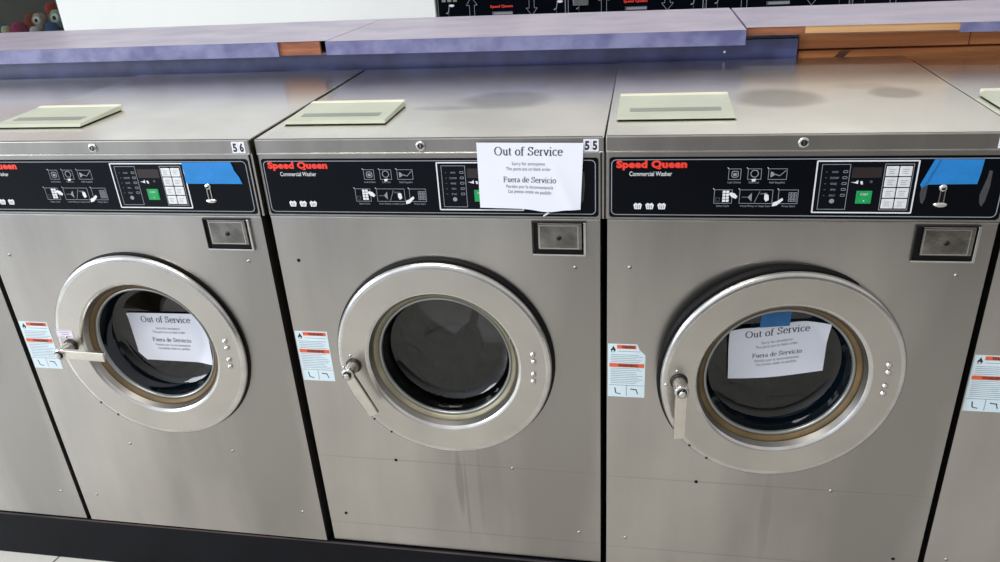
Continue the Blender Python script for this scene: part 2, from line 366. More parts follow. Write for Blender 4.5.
# ------------------------------------------------------------------ washers
DCX, DCZ, HOLE = .3323, .6284, .172
def icon_art(b, y):
    P, D = 'print', 'print_dim'
    w = .0009
    def fr(x0, z0, x1, z1): b.frame([(x0, z0), (x1, z0), (x1, z1), (x0, z1)], w, y, D); b.seg((x0 - .002, z1 + .002), (x0, z1), .001, y, P)
    fr(.211, 1.021, .232, 1.041); b.frame(rrect(.216, 1.025, .228, 1.037, .003, 2), .0014, y, D); b.rect(.219, 1.028, .225, 1.033, y, D)
    fr(.243, 1.021, .266, 1.041); b.frame([(.2545 + .007 * math.cos(k * PI / 7), 1.032 + .007 * math.sin(k * PI / 7)) for k in range(14)], .0014, y, D); b.flat([(.25, 1.022), (.258, 1.023), (.256, 1.018), (.251, 1.0175)], y - .0001, P)
    fr(.277, 1.021, .308, 1.041); b.flat([(.281, 1.025), (.289, 1.030), (.286, 1.034), (.281, 1.036)], y, D); b.seg((.286, 1.032), (.296, 1.028), .0015, y, D); b.seg((.296, 1.028), (.306, 1.038), .0012, y, D)
    for x, wd, s in ((.2215, .022, 'Load Clothes'), (.2545, .018, 'Close Door'), (.2925, .026, 'Add Supplies')):
        b.poly2(*place(sans(s), x, 1.0145, wd, .0052), on(y), D)
    fr(.189, .977, .220, 1.003); b.frame([(.192, .981), (.199, .981), (.199, .988), (.192, .988)], w, y, 'print_dark')
    for i in range(2):
        for j in range(4): b.rect(.2035 + i * .006, .980 + j * .0055, .2085 + i * .006, .9845 + j * .0055, y, P)
    b.flat([(.217, .998), (.224, .996), (.229, .990), (.226, .986), (.219, .989), (.214, .995)], y - .0001, P)
    fr(.232, .977, .288, 1.003); b.seg((.236, .989), (.247, .989), .0022, y, 'print_dark'); b.flat([(.246, .989), (.253, .997), (.253, .981)], y, D); b.seg((.258, .979), (.266, 1.0), .0009, y, D)
    b.rect(.267, .994, .279, .997, y, 'print_dark'); b.flat([(.274, .997), (.281, .993), (.282, .984), (.277, .981), (.274, .986)], y, P)
    fr(.297, .977, .330, 1.003)
    for i in range(3):
        for j in range(3): b.frame([(.314 + i * .0048, .981 + j * .006), (.3183 + i * .0048, .981 + j * .006), (.3183 + i * .0048, .986 + j * .006), (.314 + i * .0048, .986 + j * .006)], w, y, D)
    b.flat([(.288, .972), (.296, .974), (.306, .984), (.304, .988), (.296, .982), (.289, .979)], y - .0001, P)
    for x, wd, s in ((.205, .022, 'Select Cycle'), (.26, .05, 'Insert Money or Swipe Card'), (.316, .022, 'Press Start')):
        b.poly2(*place(sans(s), x, .971, wd, .0052), on(y), D)
def washer(i, label, off, num=None, door_t=.0225, door_rot=0, lever=270, gasket='gasket', glass='glass_blue', spots=(), front_marks=(), holes=(), hopper=True, swap_label=False, cut=False, price_label=False):
    r = thing('washing_machine', label, 'washing machine', (i * W + off[0], off[1], off[2]), off[3], 'front-loading washers in a row')
    # --- steel case: front sheet with a round opening, sides, back
    b = MB(); x0, x1, z0, z1 = .003, .6565, .0885, .944; n = 96
    def edge(a):
        c, s = math.cos(a), math.sin(a); k = 9e9
        if c > 1e-9: k = min(k, (x1 - DCX) / c)
        if c < -1e-9: k = min(k, (x0 - DCX) / c)
        if s > 1e-9: k = min(k, (z1 - DCZ) / s)
        if s < -1e-9: k = min(k, (z0 - DCZ) / s)
        return (DCX + c * k, DCZ + s * k)
    angs = sorted(set([2 * PI * q / n for q in range(n)] + [math.atan2(zz - DCZ, xx - DCX) % (2 * PI) for xx in (x0, x1) for zz in (z0, z1)])); n = len(angs)
    vs = [(DCX + HOLE * math.cos(a), 0, DCZ + HOLE * math.sin(a)) for a in angs] + [(edge(a)[0], 0, edge(a)[1]) for a in angs]
    b.add(vs, [(q, (q + 1) % n, (q + 1) % n + n, q + n) for q in range(n)], 'steel')
    b.add([(x0, 0, z0), (x0, 0, z1), (x1, 0, z1), (x1, 0, z0), (x0, .64, z0), (x0, .64, z1), (x1, .64, z1), (x1, .64, z0)],
          [(0, 4, 5, 1), (3, 2, 6, 7), (4, 7, 6, 5), (0, 3, 7, 4)], 'steel')
    b.box(x0, -.0012, .9415, x1, .0, .9445, 'steel_edge')
    b.lathe([(HOLE, 0), (HOLE, .03)], 'rubber', DCX, DCZ)
    fm = {}
    if front_marks: fm = {'steel': soft_marks(mat('brushed_steel_marked', (191, 187, 182), .31, 1, .20, 2.6, .05, 300, stretch=(1, 1, .25), rvar=.07), front_marks, (128, 124, 120), (0, 2))}  # darker vertical streaks and thin level lines on the front sheet
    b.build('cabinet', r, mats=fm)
    for k, (sx, sz) in enumerate(((.045, .8474), (.609, .8445), (.1917, .348), (.462, .347), (.0453, .1755), (.608, .175))):
        b = MB(); mm = 'rubber' if k in holes else 'steel_lip'
        b.lathe([(.0001, -.0024), (.0022, -.0021), (.0036, -.0008), (.004, .0002)], mm, sx, sz, n=16)
        b.rect(sx - .0022, sz - .0005, sx + .0022, sz + .0005, -.0026, 'rubber'); b.build('screw', r)
    # --- top: sheet with a folded front lip
    b = MB(); b.box(0, 0.0, 1.0965, .6637, .665, 1.100, 'top', .001)
    b.box(0, -.003, 1.0725, .6637, .006, 1.100, 'steel_lip', .0018)
    b.box(0.001, -.0042, 1.0712, .6627, .002, 1.0735, 'steel_edge', .0006)
    b.box(0, .002, .9445, .004, .665, 1.0965, 'steel_lip'); b.box(.6597, .002, .9445, .6637, .665, 1.0965, 'steel_lip')
    b.box(0.004, .655, .9445, .6597, .665, 1.0965, 'steel_lip')
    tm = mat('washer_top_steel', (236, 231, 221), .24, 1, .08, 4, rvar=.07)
    if spots: soft_marks(tm, spots, (112, 106, 100))
    b.build('top_panel', r, mats={'top': tm})
    b = MB(); b.lathe([(.0001, -.0062), (.0075, -.0062), (.0092, -.005), (.0095, -.003)], 'steel_edge', .329, 1.0865, n=28)
    b.disc(.0055, 'dark_metal', .329, 1.0865, -.0064, 20); b.rect(.3282, 1.083, .3298, 1.090, -.0066, 'chrome'); b.build('lid_lock', r)
    # --- soap hopper lid
    yb = .262 if i == 3 else .252
    b = MB(); b.box(.018, .103, 1.1002, .227, yb - .004, 1.1025, 'rubber')
    b.add([(.015, .100, 1.1025), (.230, .100, 1.1025), (.230, yb, 1.1025), (.015, yb, 1.1025), (.018, .108, 1.1075), (.227, .108, 1.1075), (.227, yb - .010, 1.1115), (.018, yb - .010, 1.1115)],
          [(0, 1, 5, 4), (1, 2, 6, 5), (3, 0, 4, 7), (4, 5, 6, 7), (3, 2, 1, 0), (2, 3, 7, 6)], 'lid')
    b.box(.017, yb - .0105, 1.1030, .228, yb + .006, 1.1130, 'lid_back', .0025)
    zg = lambda yy: 1.1078 + (yy - .108) / (yb - .118) * .004
    b.add([(.038, .135, zg(.135)), (.206, .135, zg(.135)), (.206, .160, zg(.160)), (.038, .160, zg(.160))], [(0, 1, 2, 3)], 'lid_groove')
    if hopper: tag(b.build('soap_hopper_lid', r), 'pale grey-green plastic lid')
    # --- console
    b = MB()
    b.box(.003, -.002, .9455, .6575, .002, 1.0712, 'steel_lip', .0008)
    b.flat(rrect(.0062, .9495, .6540, 1.0625, .006), -.0024, 'black')
    b.frame(rrect(.0095, .9540, .6490, 1.0585, .009), .0016, -.0027, 'print_dim')
    y = -.0028
    b.poly2(*place(sans('Speed Queen', .055, 1.06), .0185, 1.0435, .122, .0175, False), on(y), 'red')
    b.poly2(*place(sans('Commercial Washer', .004), .0415, 1.0280, .074, .0118, False), on(y), 'print')
    for k in range(3):
        x = .057 + k * .0212
        b.flat([(x - .0075, .974), (x - .0055, .9655), (x + .0055, .9655), (x + .0075, .974), (x + .004, .9775), (x, .9755), (x - .004, .9775)], y, 'print')
        for q in (-.003, 0, .003): b.rect(x + q - .0004, .967, x + q + .0004, .973, y - .0001, 'black')
    icon_art(b, y)
    con = b.build('control_panel', r)
    # keypad block
    b = MB(); b.flat(rrect(.354, .9605, .516, 1.0552, .002, 3), y, 'black2'); b.frame(rrect(.354, .9605, .516, 1.0552, .002, 3), .0024, y - .0003, 'print')
    b.frame([(.363, .967), (.409, .967), (.409, 1.0485), (.363, 1.0485)], .0010, y - .0002, 'print_dim')
    b.frame([(.4625, .9665), (.5085, .9665), (.5085, 1.0490), (.4625, 1.0490)], .0012, y - .0002, 'print_dim')
    for k, (w_, s_) in enumerate(((.010, 'WASH'), (.014, 'COLD/WARM'), (.010, 'RINSE'), (.008, 'SPIN'), (.010, 'EXTRACT'))):
        zz = 1.033 - k * .0105
        b.poly2(*place(sans(s_), .385, zz, w_, .0052), on(y - .0003), 'print_dim')
        b.frame(rrect(.398, zz, .4055, zz + .0045, .001, 1), .0009, y - .0003, 'print_dim'); b.rect(.3705, zz + .0015, .3725, zz + .0022, y - .0003, 'print_dim')
    b.disc(.0042, 'print_dim', .3855, .9825, y - .0003, 14); b.disc(.0025, 'print_dark', .4445, 1.0175, y - .0003, 12)
    b.poly2([(.412, 1.0168), (.419, 1.0168), (.424, 1.0205), (.424, 1.0135), (.427, 1.0185), (.431, 1.0185), (.432, 1.0125), (.4285, 1.013)], [(0, 1, 2, 3), (4, 5, 6, 7)], on(y - .0003), 'print')
    kp = b.build('keypad', con)
    b = MB(); b.box(.4125, -.0034, 1.0245, .4590, -.0028, 1.0425, 'display', .0004); b.build('display', con)
    b = MB(); b.box(.4235, -.0048, .9785, .4485, -.0026, 1.0015, 'green', .0008); b.poly2(*place(sans('START'), .436, .9935, .013, .0058), on(-.0050), 'print'); b.disc(.0012, 'print', .4365, .984, -.0050, 8); b.build('start_button', con)
    for cx_ in range(2):
        for rz_ in range(4):
            xa = .4655 + cx_ * .0210; za = .9700 + rz_ * .0192
            b = MB(); b.box(xa, -.0046, za, xa + .0193, -.0026, za + .0172, 'key', .0007)
            for q, wd in enumerate((.011, .008, .009)): b.rect(xa + .004, za + .0115 - q * .0034, xa + .004 + wd, za + .0122 - q * .0034, -.00475, 'ink_light')
            b.build('button', con)
    # coin slot
    b = MB(); b.rect(.5555, .979, .5625, 1.006, y - .0003, 'rubber')
    b.box(.5545, -.0045, .979, .5562, -.0025, 1.004, 'steel_edge'); b.box(.5618, -.0045, .979, .5636, -.0025, 1.004, 'steel_edge')
    b.lathe([(.0001, -.0065), (.005, -.006), (.0068, -.004), (.007, -.002)], 'chrome', .5585, 1.0070, n=20); b.box(.5555, -.0068, 1.004, .5615, -.0060, 1.0075, 'dark_metal')
    b.lathe([(.0001, -.007), (.0085, -.0065), (.0115, -.004), (.012, -.002)], 'chrome', .5590, .9770, n=20, sz=.42)
    b.build('coin_slot', con)
    # worn marks where stickers sat on the console
    if i == 3:
        b = MB(); b.flat([(.527, .981), (.531, .978), (.534, .990), (.534, 1.012), (.529, 1.020), (.525, 1.010), (.524, .995)], y, 'stain_black'); b.build('worn_patch', con)
    b = MB(); b.flat([(.6235, 1.037), (.6285, 1.036), (.6295, 1.010), (.6265, .982), (.6225, .974), (.6185, .980), (.6165, .995), (.6200, 1.012), (.6225, 1.024)], y, 'stain_black')
    if i != 1: b.build('worn_patch', con)
    # --- coin vault
    b = MB(); b.rect(.531, .873, .630, .938, -.0004, 'rubber')
    b.box(.529, -.006, .8705, .631, 0, .8740, 'steel_edge', .001); b.box(.6262, -.006, .872, .6310, 0, .9385, 'steel_edge', .001)
    b.box(.5285, -.004, .872, .5305, 0, .9385, 'dark_metal'); b.box(.5285, -.004, .9365, .631, 0, .9390, 'dark_metal')
    b.box(.5405, -.0065, .8840, .6230, -.001, .9372, 'vault', .0015)
    b.frame([(.5425, .886), (.6165, .886), (.6165, .9335), (.5425, .9335)], .0016, -.0068, 'steel_edge')
    b.rect(.5450, .8880, .6145, .9320, -.0067, 'vault')
    b.lathe([(.0001, -.0090), (.004, -.0088), (.0052, -.0066)], 'dark_metal', .580, .908, n=18); b.rect(.5775, .9072, .5825, .9088, -.0092, 'rubber'); b.rect(.5793, .9055, .5807, .908, -.0092, 'rubber')
    b.build('coin_box', r)
    # --- number stickers
    if num:
        for k, ch in enumerate(num):
            b = MB(); xa = .6275 + k * .0137; b.box(xa, -.0034, 1.0745, xa + .0130, -.0030, 1.0965, 'paper')
            b.poly2(*place(sans(ch, .045), xa + .0065, 1.0778, .0084, .0215), on(-.0036), 'ink'); tag(b.build('number_sticker', r), 'white sticker with a black %s' % ch)
    # --- warning label
    b = MB(); X0, X1, Za, Zb = (.005, .0785, .556, .6805)
    yl = -.0006
    outline = [(X0, Za), (X1, Za), (X1, Zb - (.024 if cut else 0))] + ([(X1 - .012, Zb - .012), (X1 - .016, Zb)] if cut else [(X1, Zb)]) + [(X0, Zb)]
    b.prism(outline, yl, 0, 'sticker')
    yl -= .0002
    xe = X1 - (.018 if cut else .003)
    b.rect(X0 + .018, Zb - .0105, xe, Zb - .002, yl, 'orange'); b.poly2(*place(sans('WARNING', .045), (X0 + .024 + xe) / 2, Zb - .0093, (xe - X0 - .018) * .68, .0085), on(yl - .0001), 'ink')
    b.flat([(X0 + .007, Zb - .019), (X0 + .0125, Zb - .019), (X0 + .0155, Zb - .014), (X0 + .0125, Zb - .008), (X0 + .0105, Zb - .004), (X0 + .0085, Zb - .009), (X0 + .0055, Zb - .013)], yl, 'ink'); b.disc(.0022, 'sticker', X0 + .010, Zb - .0165, yl - .0001, 10)
    b.rect(X0 + .003, Zb - .0535, X1 - .002, Zb - .0445, yl, 'orange'); b.poly2(*place(sans('WARNING', .045), .045, Zb - .0520, .040, .0085), on(yl - .0001), 'ink')
    rr = random.Random(i)
    for k, zz in enumerate([.016] + [.024 + q * .0042 for q in range(5)] + [.056 + q * .0043 for q in range(9)]):
        xs = X0 + (.020 if k == 0 else .005); b.rect(xs + .001 * rr.random(), Zb - zz - .0009, X1 - .004 - rr.random() * .016 * (k > 0) - (.006 if k == 0 and cut else 0), Zb - zz, yl, 'ink_light')
    b.rect(X0 + .002, Za + .028, X1 - .002, Za + .0287, yl, 'ink'); b.rect((X0 + X1) / 2, Za + .003, (X0 + X1) / 2 + .0008, Za + .028, yl, 'ink')
    b.seg((X0 + .014, Za + .022), (X0 + .016, Za + .009), .0022, yl, 'ink'); b.seg((X0 + .016, Za + .009), (X0 + .026, Za + .007), .0018, yl, 'ink')
    b.seg((X0 + .045, Za + .020), (X0 + .058, Za + .018), .0022, yl, 'ink'); b.seg((X0 + .056, Za + .020), (X0 + .060, Za + .008), .0018, yl, 'ink')
    tag(b.build('warning_label', r), 'white and orange warning sticker')
    # --- door
    sh = .0225 - door_t
    d = MB(); R0 = .2282
    prof = [(.2262, -.0130), (R0, -.0150), (.2279, -.0185), (.2255, -.0222), (.2215, -.0240), (.2160, -.0240), (.1660, -.0240), (.1622, -.0228), (.1590, -.0195), (.1565, -.0140), (.1535, -.0075)]
    d.lathe(prof[:6], 'steel_edge', n=128); d.lathe(prof[5:7], 'door_steel', n=128); d.lathe(prof[6:9], 'steel_edge', n=128); d.lathe(prof[8:], 'steel_lip', n=128)
    d.lathe([(.1535, -.0075), (.1562, -.003), (.2262, -.003), (.2262, -.0130)], 'rubber', n=96)
    door = d.build('door', r, loc=(DCX, sh, DCZ), rotz=door_rot)
    d = MB(); d.lathe([(.2255, -.0080), (.2300, -.0075), (.2328, -.0050), (.2330, .004)], 'rubber', n=96); d.build('door_seal', door)
    d = MB(); d.lathe([(.1540, -.0060), (.1530, -.0085), (.1490, -.0065), (.1440, -.002), (.1410, .004)], gasket, n=96); d.build('gasket', door)
    d = MB(); d.lathe([(.1432, .0005), (.1420, -.0020), (.1385, -.0010), (.1368, .0020), (.1365, .005)], 'rim', n=96); d.build('glass_rim', door)
    d = MB(); d.lathe([(.1385, .001), (.1378, .016), (.1350, .032), (.1300, .042)], 'glass_edge' if glass != 'glass' else glass, n=96); d.lathe([(.1300, .042), (.1240, .0470), (.1130, .0500), (.0600, .0520), (.0001, .0525)], glass, n=96); d.build('porthole_glass', door)
    for bx, bz in ((.523 - DCX, .661 - DCZ), (.5245 - DCX, .6445 - DCZ), (.523 - DCX, .6145 - DCZ), (.522 - DCX, .5975 - DCZ)):
        d = MB(); d.lathe([(.0001, -.0300), (.0035, -.0290), (.0058, -.0262), (.0062, -.0234)], 'steel_edge', bx, bz, n=20); d.build('hinge_bolt', door)
    for bx, bz in ((.166 - DCX, .479 - DCZ), (.201 - DCX, .447 - DCZ)):
        d = MB(); d.lathe([(.0001, -.0255), (.002, -.0250), (.003, -.0234)], 'dark_metal', bx, bz, n=14); d.build('screw', door)
    # latch: collar, shaft, hub and flat lever
    hx, hz = .1385 - DCX, (.6160 if i == 2 else .6320) - DCZ
    d = MB(); d.lathe([(.0170, -.0236), (.0170, -.0262), (.0150, -.0290), (.0130, -.0295)], 'dark_metal', hx, hz, n=28)
    d.cyl((hx, -.024, hz), (hx, -.056, hz), .0132, 'door_steel', 28, .0125)
    for q, w_ in ((100, .024), (195, .025)):
        d.lathe([(.0001, -.0268), (.0026, -.0258), (.0034, -.0234)], 'steel_edge', hx + w_ * math.cos(math.radians(q)), hz + w_ * math.sin(math.radians(q)), n=14)
    hd = d.build('handle', door)
    d = MB(); a = math.radians(lever); T = Matrix.Translation((hx, 0, hz)) @ Matrix.Rotation(-a, 4, 'Y')
    lv = rrect(-.0135, -.0120, .1080, .0120, .004, 3)
    d.box(-.0120, -.0620, -.0112, .1080, -.0530, .0112, 'lever', .0018, T)
    d.lathe([(.0132, -.053), (.0137, -.0600), (.0128, -.0635), (.0080, -.0640)], 'steel_edge', hx, hz, n=28)
    d.lathe([(.0095, -.0638), (.0080, -.0665)], 'dark_metal', hx, hz, n=28)
    d.lathe([(.0070, -.064), (.0070, -.0700), (.0050, -.0720), (.0001, -.0725)], 'steel_edge', hx, hz, n=8, smooth=False)
    d.build('lever', hd)
    if price_label:
        d = MB(); ox, oz = DCX - .011, DCZ - .013; d.box(.100 - ox, -.0246, .638 - oz, .1435 - ox, -.0240, .660 - oz, 'paper')
        d.frame([(.101 - ox, .639 - oz), (.1425 - ox, .639 - oz), (.1425 - ox, .659 - oz), (.101 - ox, .659 - oz)], .0008, -.0248, 'ink_red')
        for q, wd in enumerate((.026, .018, .030)): d.rect(.122 - wd / 2 - ox, .6530 - q * .005 - oz, .122 + wd / 2 - ox, .6540 - q * .005 - oz, -.0249, 'ink_red')
        tag(d.build('door_sticker', door), 'small white sticker with red print')
    # --- drum with lifters
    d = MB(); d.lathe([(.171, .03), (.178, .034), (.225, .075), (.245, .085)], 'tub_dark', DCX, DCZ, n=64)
    d.lathe([(.245, .085), (.250, .10), (.250, .46), (.240, .475), (.05, .485), (.0001, .485)], 'tub', DCX, DCZ, n=64)
    for k in range(3):
        a = math.radians(100 + 120 * k + i * 17); T = Matrix.Translation((DCX, 0, DCZ)) @ Matrix.Rotation(-a, 4, 'Y')
        d.prism([(.250, -.05), (.185, -.012), (.178, 0), (.185, .012), (.250, .05)], .11, .46, 'tub', T)
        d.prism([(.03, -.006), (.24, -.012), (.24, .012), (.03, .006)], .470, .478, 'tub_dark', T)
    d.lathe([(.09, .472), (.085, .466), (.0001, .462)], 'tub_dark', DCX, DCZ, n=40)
    d.build('drum', r)
    return r, door
OFF = {0: (-.002, -.003, -.0012, -.0018), 1: (.0007, -.0099, .0031, -.001), 2: (0, 0, 0, 0), 3: (-.0028, -.0077, .003, .0045), 4: (-.0008, .0099, -.0011, .0021)}
wash = {}
wash[0] = washer(0, 'stainless washer cut off by the left side of the picture, left of washer 56', OFF[0], num='57')
wash[1] = washer(1, 'stainless washer numbered 56 with its door lever turned sideways', OFF[1], num='56', door_t=.0165, lever=-2, holes=(), price_label=True)
wash[2] = washer(2, 'stainless washer numbered 55, its drum visible through an uncovered glass', OFF[2], num='55', door_t=.0235, lever=-66, gasket='gasket_grey', glass='glass', spots=((.44, .29, .10, .085, .5), (.32, .225, .07, .02, .3)), front_marks=((.33, .348, .42, .0022, .3), (.33, .146, .42, .0022, .3), (.338, .30, .010, .10, .45), (.352, .26, .004, .13, .35), (.385, .28, .006, .14, .2), (.41, .27, .03, .18, .15)), holes=(0, 2, 4))
wash[3] = washer(3, 'stainless washer right of washer 55, door slightly ajar with a notice inside the glass', OFF[3], num='54', door_t=.0281, door_rot=.1098, lever=-90, spots=((.325, .26, .088, .085, .55), (.545, .288, .052, .05, .5), (.50, .35, .06, .03, .2)), front_marks=((.33, .348, .42, .0022, .3), (.33, .147, .42, .0022, .3), (.339, .27, .012, .14, .22),), holes=(2, 5), cut=True)
wash[4] = washer(4, 'stainless washer at the far right edge, only its left side in view', OFF[4], num='53', holes=())

# ------------------------------------------------------------------ notices and painter's tape (their own things)
def notice(label, parent_mat, x0, z0, x1, z1, surf, cutcorner=False, extra=None):
    """sheet with the printed notice; surf(u, v) -> point in the washer's frame, u, v in 0..1"""
    r = bpy.data.objects.new('paper_notice', None); C.objects.link(r); r.matrix_world = parent_mat
    tag(r, label, 'paper sign', None)
    b = MB(); n, m = 28, 18
    def off(u, v, e): x, y, z = surf(u, v); return (x, y - e, z)
    vs = []; fs = []
    for e in (0, -.0004):
        for j in range(m + 1):
            for i in range(n + 1):
                u, v = i / n, j / m
                if cutcorner: u = max(u, .09 * (1 - v / .16)) if v < .16 else u
                vs.append(off(u, v, e))
    K = (n + 1) * (m + 1)
    for j in range(m):
        for i in range(n):
            q = (j * (n + 1) + i, j * (n + 1) + i + 1, (j + 1) * (n + 1) + i + 1, (j + 1) * (n + 1) + i); fs.append(q); fs.append(tuple(k + K for k in reversed(q)))
    b.add(vs, fs, 'paper', True); sheet = b.build('sheet', r)
    b = MB(); w, h = x1 - x0, z1 - z0
    def pt(art, c, z, wd, hh, m_):
        v, f = place(art, c, z, wd, hh); b.poly2([(p[0], p[1]) for p in v], f, lambda u, vv: off(u, vv, .0005), m_)
    pt(serif('Out of Service'), .490, .815, .645, .185, 'ink')
    pt(sans('Sorry for annoyance'), .490, .668, .315, .072, 'ink_light'); pt(sans('The parts are on back order'), .490, .590, .430, .072, 'ink_light')
    pt(serif('Fuera de Servicio'), .500, .412, .510, .122, 'ink_mid')
    pt(sans('Perdón por la inconveniencia'), .500, .322, .455, .072, 'ink_light'); pt(sans('Las piezas están en pedido'), .500, .248, .420, .072, 'ink_light')
    tag(b.build('printed_text', r), 'black printed notice text')
    return r
def wmat(i, door=False):
    o = wash[i][0]; m = Matrix.Translation(o.location) @ Matrix.Rotation(o.rotation_euler[2], 4, 'Z')
    if door: d = wash[i][1]; m = m @ Matrix.Translation(d.location) @ Matrix.Rotation(d.rotation_euler[2], 4, 'Z')
    return m
def quad(c00, c10, c11, c01):
    def f(u, v):
        return ((c00[0] * (1 - u) + c10[0] * u) * (1 - v) + (c01[0] * (1 - u) + c11[0] * u) * v, (c00[1] * (1 - u) + c10[1] * u) * (1 - v) + (c01[1] * (1 - u) + c11[1] * u) * v)
    return f
q2 = quad((.4335, .9675), (.6215, .967), (.628, 1.0905), (.4345, 1.0925))
def s2(u, v):
    x, z = q2(u, v); z += -.0060 * math.exp(-((u - .68) / .16) ** 2) * (1 - v) ** 3
    y = -.0062 - .0035 * math.sin(PI * u) * (1 - v) - .007 * max(0, u - .55) ** 1.2 * (1 - v) * 2 - .0025 * math.exp(-((u - .62 - .3 * (1 - v)) / .05) ** 2) * (1 - v)
    return (x, y, z)
notice('white out of service notice hanging over the console of washer 55', wmat(2), 0, 0, 1, 1, s2)
q1 = quad((-.085, -.070), (.105, -.072), (.105, .057), (-.087, .054))
def s1(u, v):
    x, z = q1(u, v); rr = math.hypot(x, z); return (x, .0475 - max(0, rr - .095) * .30, z)
notice('white out of service notice behind the round glass of washer 56', wmat(1, True), 0, 0, 1, 1, s1, True)
q3 = quad((-.090, -.040), (.094, -.026), (.094, .088), (-.096, .076))
def s3(u, v):
    x, z = q3(u, v); z += -.004 * math.sin(PI * u * 1.0) * (1 - v) + .003 * math.sin(2.2 * PI * u) * v * -1; rr = math.hypot(x, z); return (x + .005, .0455 - max(0, rr - .10) * .50 - .0015 * math.sin(5 * u), z + .003)
notice('white out of service notice taped inside the glass of the ajar washer door', wmat(3, True), 0, 0, 1, 1, s3)
def tapepiece(label, parent_mat, pts, y, m='tape', y1=None, fold=None):
    b = MB(); b.prism(pts, y, y1 if y1 is not None else y + .0005, m)
    if fold: b.prism(fold, y - .0016, y - .0006, m)
    o = b.build('painters_tape'); o.matrix_world = parent_mat; return tag(o, label, 'tape', 'blue painters tape pieces')
tapepiece('torn blue painters tape over the console right of the keypad of washer 56', wmat(1), [(.5140, 1.0565), (.5155, 1.035), (.5138, 1.020), (.5160, 1.0130), (.6345, 1.0128), (.6295, 1.028), (.6225, 1.040), (.6210, 1.048), (.6180, 1.0570)], -.0045)
tapepiece('slanted blue painters tape above the coin slot of the washer with the ajar door', wmat(3), [(.5375, 1.0570), (.6120, 1.0565), (.6110, 1.034), (.6085, 1.0140), (.5345, 1.0130), (.5250, 1.0065), (.5215, 1.0125)], -.0045, fold=[(.5375, 1.0572), (.5450, 1.0570), (.5310, 1.0180), (.5240, 1.0070), (.5215, 1.0130)])
tapepiece('small blue tape strip holding the notice inside the ajar porthole', wmat(3, True), [(-.034, .124), (-.036, .086), (.020, .089), (.021, .127)], .0325, 'tape_dark')
b = MB(); pth = [(.5645, .9640), (.5600, .9600), (.5610, .9575), (.5560, .9550), (.5530, .9520)]
for p_, q_ in zip(pth[:-1], pth[1:]): b.cyl((p_[0], -.0085, p_[1]), (q_[0], -.0070, q_[1]), .0014, 'print', 8)
b.cyl((.5635, -.0085, .9590), (.5575, -.0080, .9545), .0010, 'print', 8)
o = b.build('torn_tape_scrap'); o.matrix_world = wmat(2); tag(o, 'tiny white curl of torn tape below the notice on washer 55', 'tape scrap')

# ------------------------------------------------------------------ folding counter behind the washers
def slab(name, label, fl, fr, br_, bl, z0, z1, edge_mats, group='laminate countertop sections'):
    b = MB(); r = .0
    vs = [(fl[0], fl[1]), (fr[0], fr[1]), (br_[0], br_[1]), (bl[0], bl[1])]
    b.add([(x, y, z1) for x, y in vs] + [(x, y, z0) for x, y in vs], [(0, 1, 2, 3), (7, 6, 5, 4), (1, 5, 6, 2), (2, 6, 7, 3), (3, 7, 4, 0)], 'purple_top')
    o = b.build(name, loc=(0, 0, Z0)); tag(o, label, 'countertop', group)
    for nm, t0, t1, m, za, lab in edge_mats:
        e = MB(); A = Vector((fl[0], fl[1], 0)); B_ = Vector((fr[0], fr[1], 0)); P = A.lerp(B_, t0); Q = A.lerp(B_, t1); d = (B_ - A).normalized(); nrm = Vector((d.y, -d.x, 0))
        th = .003 if 'purple' in m else -.004
        o1 = nrm * th
        k0 = nrm * -.012
        e.add([(P + o1) + Vector((0, 0, za)), (Q + o1) + Vector((0, 0, za)), (Q + o1) + Vector((0, 0, z1 - .0002)), (P + o1) + Vector((0, 0, z1 - .0002)),
               (P + k0) + Vector((0, 0, za)), (Q + k0) + Vector((0, 0, za)), (Q + k0) + Vector((0, 0, z1 - .0002)), (P + k0) + Vector((0, 0, z1 - .0002))],
              [(0, 1, 2, 3), (3, 2, 6, 7), (0, 4, 5, 1), (1, 5, 6, 2), (0, 3, 7, 4)], m)
        q = e.build(nm, o)
        if lab: q['label'] = lab
    return o
ZT = 1.181; ZE = 1.1435
F1a, F1b = (-.7, .672), (1.2450, .6450)
slab('countertop', 'lilac laminate countertop section behind washer 56, broken at its right front corner', F1a, F1b, (1.2740, 1.040), (-.7, 1.050), ZT - .034, ZT,
     [('edge_strip', 0, .930, 'purple_edge', ZE, 'mottled blue-purple laminate edge'), ('bare_edge', .930, .990, 'wood_brown', ZE + .001, 'bare brown particleboard where the laminate broke off')])
F2a, F2b = (1.2480, .636), (2.3000, .6050)
slab('countertop', 'lilac laminate countertop section behind washer 55, with an unbroken edge', F2a, F2b, (2.2950, 1.000), (1.2770, 1.040), ZT - .034, ZT,
     [('edge_strip', 0, 1, 'purple_edge', ZE + .003, 'mottled blue-purple laminate edge')])
F3a, F3b = (2.3060, .6420), (3.9, .5650)
fr3 = lambda x: (x - F3a[0]) / (F3b[0] - F3a[0])
slab('countertop', 'lilac laminate countertop section at right with bare wooden front edge', F3a, F3b, (3.9, .945), (2.3010, 1.000), ZT - .019, ZT - .001,
     [('bare_edge', 0, fr3(2.437), 'wood_brown', ZT - .020, 'dark bare board edge'), ('bare_edge', fr3(2.437), fr3(2.765), 'wood_tan', ZT - .018, 'pale bare plywood edge'), ('edge_strip', fr3(2.765), 1, 'purple_edge', ZT - .022, 'mottled blue-purple laminate edge')])
ba = thing('counter_base', 'purple panelled base under the countertops with bare wood framing at right', 'counter base')
b = MB(); b.box(-.7, .725, -.065, 3.8, .93, ZT - .0605, 'purple_riser', .002); b.build('core', ba)
